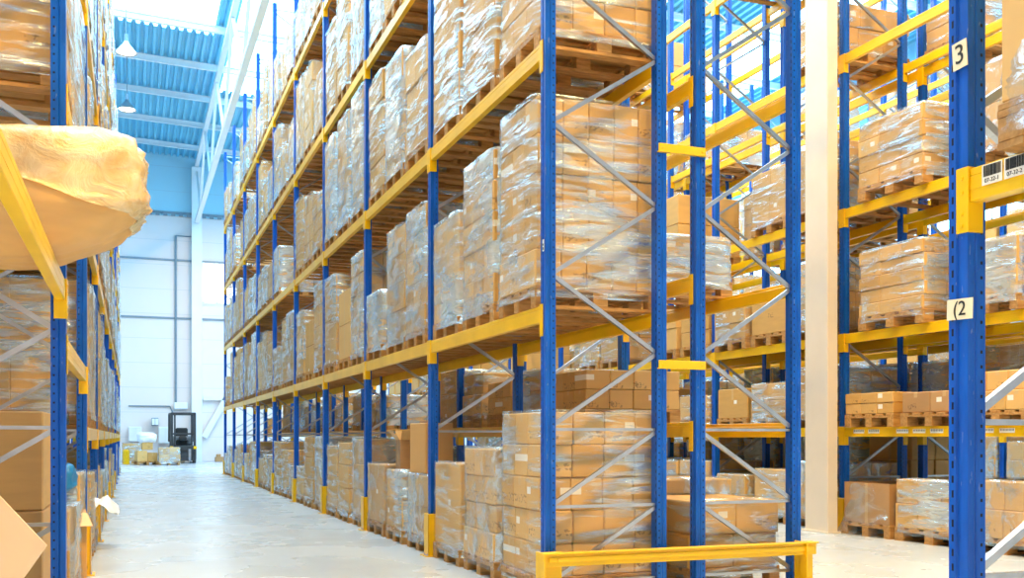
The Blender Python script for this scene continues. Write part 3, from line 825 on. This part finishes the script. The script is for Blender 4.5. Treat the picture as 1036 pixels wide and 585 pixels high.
SL = 'side rack'
def lfill(bay, lev, levname, sp, detail=False):
    fill(SL, GL, XL + .02, YL, bay, lev, levname, sp, detail)
lfill(1, 0, 'floor', [None, (.5, 'medium', FC), (.7, 'medium', F)], True)
lfill(1, 1.676, 'first beam', [None, None, None], True)
lfill(1, 3.056, 'second beam', [(1.05, 'medium', F), (1.0, 'medium', FH), (1.1, 'medium', FH)], True)
lfill(1, 4.646, 'third beam', [(1.2, 'medium', F)] * 3)
lfill(1, 6.496, 'fourth beam', [(1.2, 'medium', F)] * 3)
for k in range(2, 11):
    for li, lev in enumerate([0] + LL[2]):
        if li == 0: sp = [rnd(.5, .8), rnd(.5, .8), rnd(.5, .8)]
        elif li == 1: sp = [rnd(.7, 1.2, wraps=(F, FH)) for _ in range(3)]
        else: sp = [rnd(.8, 1.3, wraps=(F, FH, FH)) for _ in range(3)]
        lfill(k, lev - (.004 if lev else 0), 'floor' if li == 0 else LV[li - 1], sp)
for k in range(0, 6):
    for li, lev in enumerate([0, 1.68, 3.06, 4.65]):
        sp = [rnd(.5, .9, wraps=(F, None)) if R.random() < .8 else None for _ in range(3)]
        fill('back row rack', 'pallet loads on the back row rack', -2.0, YL[1:], k, lev - (.004 if lev else 0), 'floor' if li == 0 else LV[li - 1], sp, False)
# big plain cartons on the floor behind the first side-rack frame
for q in range(1):
    load(-1.04, 6.60, 0, 1.12, 'two stacked plain brown boxes on the floor behind the leaning board', GL, 'single', None, True, 0, .8, 1.16, (1, 1, 2), 'kraft')
one('plastic_bundle', lump(.34, .26, .26, 8).mesh('plastic_bundle', 'blue_plastic', True), 'blue plastic bundle lying on goods behind the first side rack post', 'bundle', (-.72, 8.0, .65))
# leaning pale cardboard sheet
b = MB()
P0 = px(48, 552, 4.9); P1 = px(-150, 345, 5.02) ; P2 = px(-38, 672, 4.85)
e1 = (px(-62, 436, 5.05) - P0); e2 = (P2 - P0)
nn = e1.cross(e2).normalized() * .012
vs = [P0, P0 + e1, P0 + e1 + e2, P0 + e2]; vs = vs + [p + nn for p in vs]
mn = min(v_.z for v_ in vs); vs = [v_ - Vector((0, 0, mn - .002)) for v_ in vs] if mn < 0 else vs
b.add(vs, [(0, 1, 2, 3), (7, 6, 5, 4), (0, 4, 5, 1), (1, 5, 6, 2), (2, 6, 7, 3), (3, 7, 4, 0)])
one('cardboard_sheet', b.mesh('cardboard_sheet', 'pale_board'), 'pale cardboard sheet leaning on its corner at the side rack', 'cardboard sheet')
# open carton by second post
r = thing('open_carton', 'open brown carton with a bent flap beside the yellow foot guard', 'carton', (-.52, 8.35, 0), (0, 0, .05))
b = MB(); b.box(-.2, .2, -.25, .25, 0, .55, .006); link('box_body', b.mesh('box_body', 'kraft'), r)
b = MB(); b.add([(-.2, -.25, .55), (.2, -.25, .55), (.24, -.33, .46), (-.2, -.33, .46), (-.2, -.25, .555), (.2, -.25, .555), (.24, -.335, .465), (-.2, -.335, .465)], [(0, 1, 2, 3), (7, 6, 5, 4), (0, 4, 5, 1), (1, 5, 6, 2), (2, 6, 7, 3), (3, 7, 4, 0)])
link('flap', b.mesh('flap', 'pale_board'), r)
# stack of empty pallets
for q in range(5):
    o = one('empty_pallet', PALLET, 'empty wooden pallet in the short stack at the side rack edge, %s from floor' % ORD[q], 'pallet', (-.80, 14.9, q * .1445), (0, 0, PI / 2 + R.uniform(-.03, .03)), 'empty pallets by the side rack')
# loose white film scrap by third post
b = MB(); n = 9
vs = []
for i in range(n):
    for j in range(n):
        u_, v_ = i / (n - 1) - .5, j / (n - 1) - .5
        vs.append((u_ * .34 + .04 * noise.noise(Vector((u_ * 5, v_ * 5, 1))), v_ * .5, .10 + .16 * noise.noise(Vector((u_ * 3, v_ * 3, 5))) - .25 * (u_ * u_ + v_ * v_)))
b.add(vs, [(i * n + j, i * n + j + 1, (i + 1) * n + j + 1, (i + 1) * n + j) for i in range(n - 1) for j in range(n - 1)])
o = one('film_scrap', b.mesh('film_scrap', 'white_plastic', True), 'crumpled white plastic scrap hanging off the goods beside the second foot guard', 'plastic scrap', (-.30, 11.0, .38))

# ------------------------------------------------------------------ far end: truck, goods, cabinets
yF = 45.6
def wp(u): return px(u, 460, 43.5).x
tr_ = thing('reach_truck', 'dark grey forklift with tall mast parked at the far wall', 'forklift', (px(184, 466, 43.6).x, 44.6, 0), (0, 0, .02))
b = MB(); b.box(-.55, .55, .2, 1.5, .12, .75, .05); b.box(-.45, .45, .7, 1.6, .75, 1.15, .08); b.box(-.5, .5, 0, .25, .1, .55, .03); link('chassis', b.mesh('chassis', 'truck_grey'), tr_)
b = MB(); b.box(-.25, .25, .55, .95, .75, 1.0, .05); b.box(-.25, .25, .9, 1.05, .95, 1.5, .05); link('seat', b.mesh('seat', 'rubber'), tr_)
for s_ in (-1, 1):
    b = MB(); b.box(s_ * .46 - .05, s_ * .46 + .05, -.12, .03, .05, 2.12, .01); b.box(s_ * .34 - .035, s_ * .34 + .035, -.10, .02, .08, 2.05, .01)
    link('mast_rail', b.mesh('mast_rail', 'dark_metal'), tr_)
b = MB(); b.box(-.5, .5, -.12, .03, 2.02, 2.14, .01); b.box(-.42, .42, -.1, 0, 1.2, 1.28, .01); b.box(-.42, .42, -.1, 0, .35, .5, .01); link('mast_crossbar', b.mesh('mast_crossbar', 'dark_metal'), tr_)
b = MB()
for x in (-.5, .5): b.bar((x, .35, .7), (x, .45, 2.1), .06, .06); b.bar((x, 1.5, .9), (x, 1.4, 2.1), .06, .06); b.bar((x, .4, 2.1), (x, 1.45, 2.1), .05, .05)
for q in range(6): b.bar((-.5, .45 + q * .19, 2.1), (.5, .45 + q * .19, 2.1), .04, .03)
link('overhead_guard', b.mesh('overhead_guard', 'dark_metal'), tr_)
b = MB(); b.tube((0, .42, 1.02), (0, .38, 1.06), .17, .17, 16); link('steering_wheel', b.mesh('steering_wheel', 'rubber'), tr_)
b = MB(); b.box(-.4, .4, -.16, -.12, .25, .75); b.bar((-.4, -.14, .5), (.4, -.14, .5), .04, .1); link('fork_carriage', b.mesh('fork_carriage', 'dark_metal'), tr_)
for s_ in (-1, 1):
    b = MB(); b.box(s_ * .25 - .05, s_ * .25 + .05, -1.1, -.14, .08, .12); b.box(s_ * .25 - .05, s_ * .25 + .05, -.18, -.13, .08, .6); link('fork', b.mesh('fork', 'galvanised'), tr_)
    b = MB(); b.tube((s_ * .52, .25, .17), (s_ * .38, .25, .17), .17, n=16); link('wheel', b.mesh('wheel', 'rubber'), tr_)
    b = MB(); b.tube((s_ * .5, 1.3, .17), (s_ * .36, 1.3, .17), .17, n=16); link('wheel', b.mesh('wheel', 'rubber'), tr_)
    b = MB(); b.box(s_ * .47 - .07, s_ * .47 + .07, -.15, -.12, .60, .72, .01); link('headlight', b.mesh('headlight', 'yellow'), tr_, label='yellow corner light')
# wrapped pallet with white sacks
r = thing('sack_load', 'white plastic bales over cartons on a pallet beside the forklift', 'pallet load', (px(147, 466, 42.6).x, 42.9, 0), (0, 0, PI / 2 + .1))
link('pallet', PALLET, r)
for i, (x0, y0, z0, s1, s2, s3) in enumerate(((-.3, -.18, .144, .5, .38, .34), (.3, -.15, .144, .5, .42, .30), (-.3, .2, .144, .52, .36, .42), (.3, .2, .144, .5, .36, .38), (-.28, .0, .60, .45, .4, .32))):
    link('carton', carton_mesh(s1, s2, s3, 'cardboard'), r, (x0, y0, z0 + s3 / 2 + (.0)))
m_ = lump(.62, .34, .42, 5).mesh('plastic_bale', 'white_plastic', True); link('plastic_bale', m_, r, (.0, -.02, .85))
o = load(px(160, 466, 42.4).x + .35, 42.4, 0, .55, 'low carton pallet in front of the forklift mast', 'goods at the far wall', 'medium', FC, True, PI / 2)
o = load(px(134, 466, 44.4).x, 45.3, 0, .7, 'carton pallet against the far wall beside yellow bollard', 'goods at the far wall', 'medium', F, True, PI / 2)
b = MB(); b.tube((0, 0, 0), (0, 0, .55), .13, .13, 14); b.tube((0, 0, .55), (0, 0, .6), .13, .06, 14)
one('bollard', b.mesh('bollard', 'yellow'), 'short yellow bollard at the far end of the aisle', 'bollard', (px(128, 468, 43.0).x, 43.9, 0))
def cabinet(u0, u1, y0, y1, label, mat='pale_board', dep=.4):
    x0, x1 = px(u0, 400, 45.2).x, px(u1, 400, 45.2).x; z0, z1 = px(u0, y1, 44.8).z, px(u0, y0, 44.8).z
    r = thing('wall_cabinet', label, 'cabinet', ((x0 + x1) / 2, FAR - dep / 2 - .09, z0)); w2 = (x1 - x0) / 2
    b = MB(); b.box(-w2, w2, -dep / 2, dep / 2, 0, z1 - z0, .02); link('cabinet_body', b.mesh('cabinet_body', mat), r)
    b = MB(); b.box(-w2 * .92, -.01, -dep / 2 - .02, -dep / 2, .04, z1 - z0 - .04, .005); b.box(.01, w2 * .92, -dep / 2 - .02, -dep / 2, .04, z1 - z0 - .04, .005); link('door', b.mesh('door', 'white_paint'), r)
cabinet(160, 172, 432, 449, 'white wall cabinet beside the forklift mast', 'white_paint')
cabinet(130, 143, 432, 447, 'white wall cabinet above the bollard', 'white_paint')
cabinet(153, 160, 423, 431, 'small dark box high on the far wall', 'rail_grey', .3)
b = MB(); b.box(-.3, .3, -.12, .12, 0, .3, .03); one('alarm_box', b.mesh('alarm_box', 'white_paint'), 'small white alarm box above the forklift on the far wall', 'alarm box', (px(183, 414, 45).x, FAR - .14, px(183, 414, 44.8).z))
for i, (u, y) in enumerate(((176, 467), (224, 467))):
    b = MB(); b.box(-.35, .35, -.2, .2, 0, .22, .02); b.box(-.3, -.1, -.15, .1, .22, .34, .02)
    one('low_crate', b.mesh('low_crate', 'carton_dark'), ('dark low crate on the floor behind the forklift', 'dark low crate on the floor beyond the far column')[i], 'crate', (px(u, y, 45).x + .1, FAR - .6, 0))

if MASS['mb'] is not None:
    o = one('distant_pallet_loads', MASS['mb'].mesh('distant_pallet_loads', MASS_MATS), 'far pallets of cartons glimpsed deep between the racks', 'pallet loads')
    o['kind'] = 'stuff'
for o in COL.objects:
    if 'idx_' in o: del o['idx_']
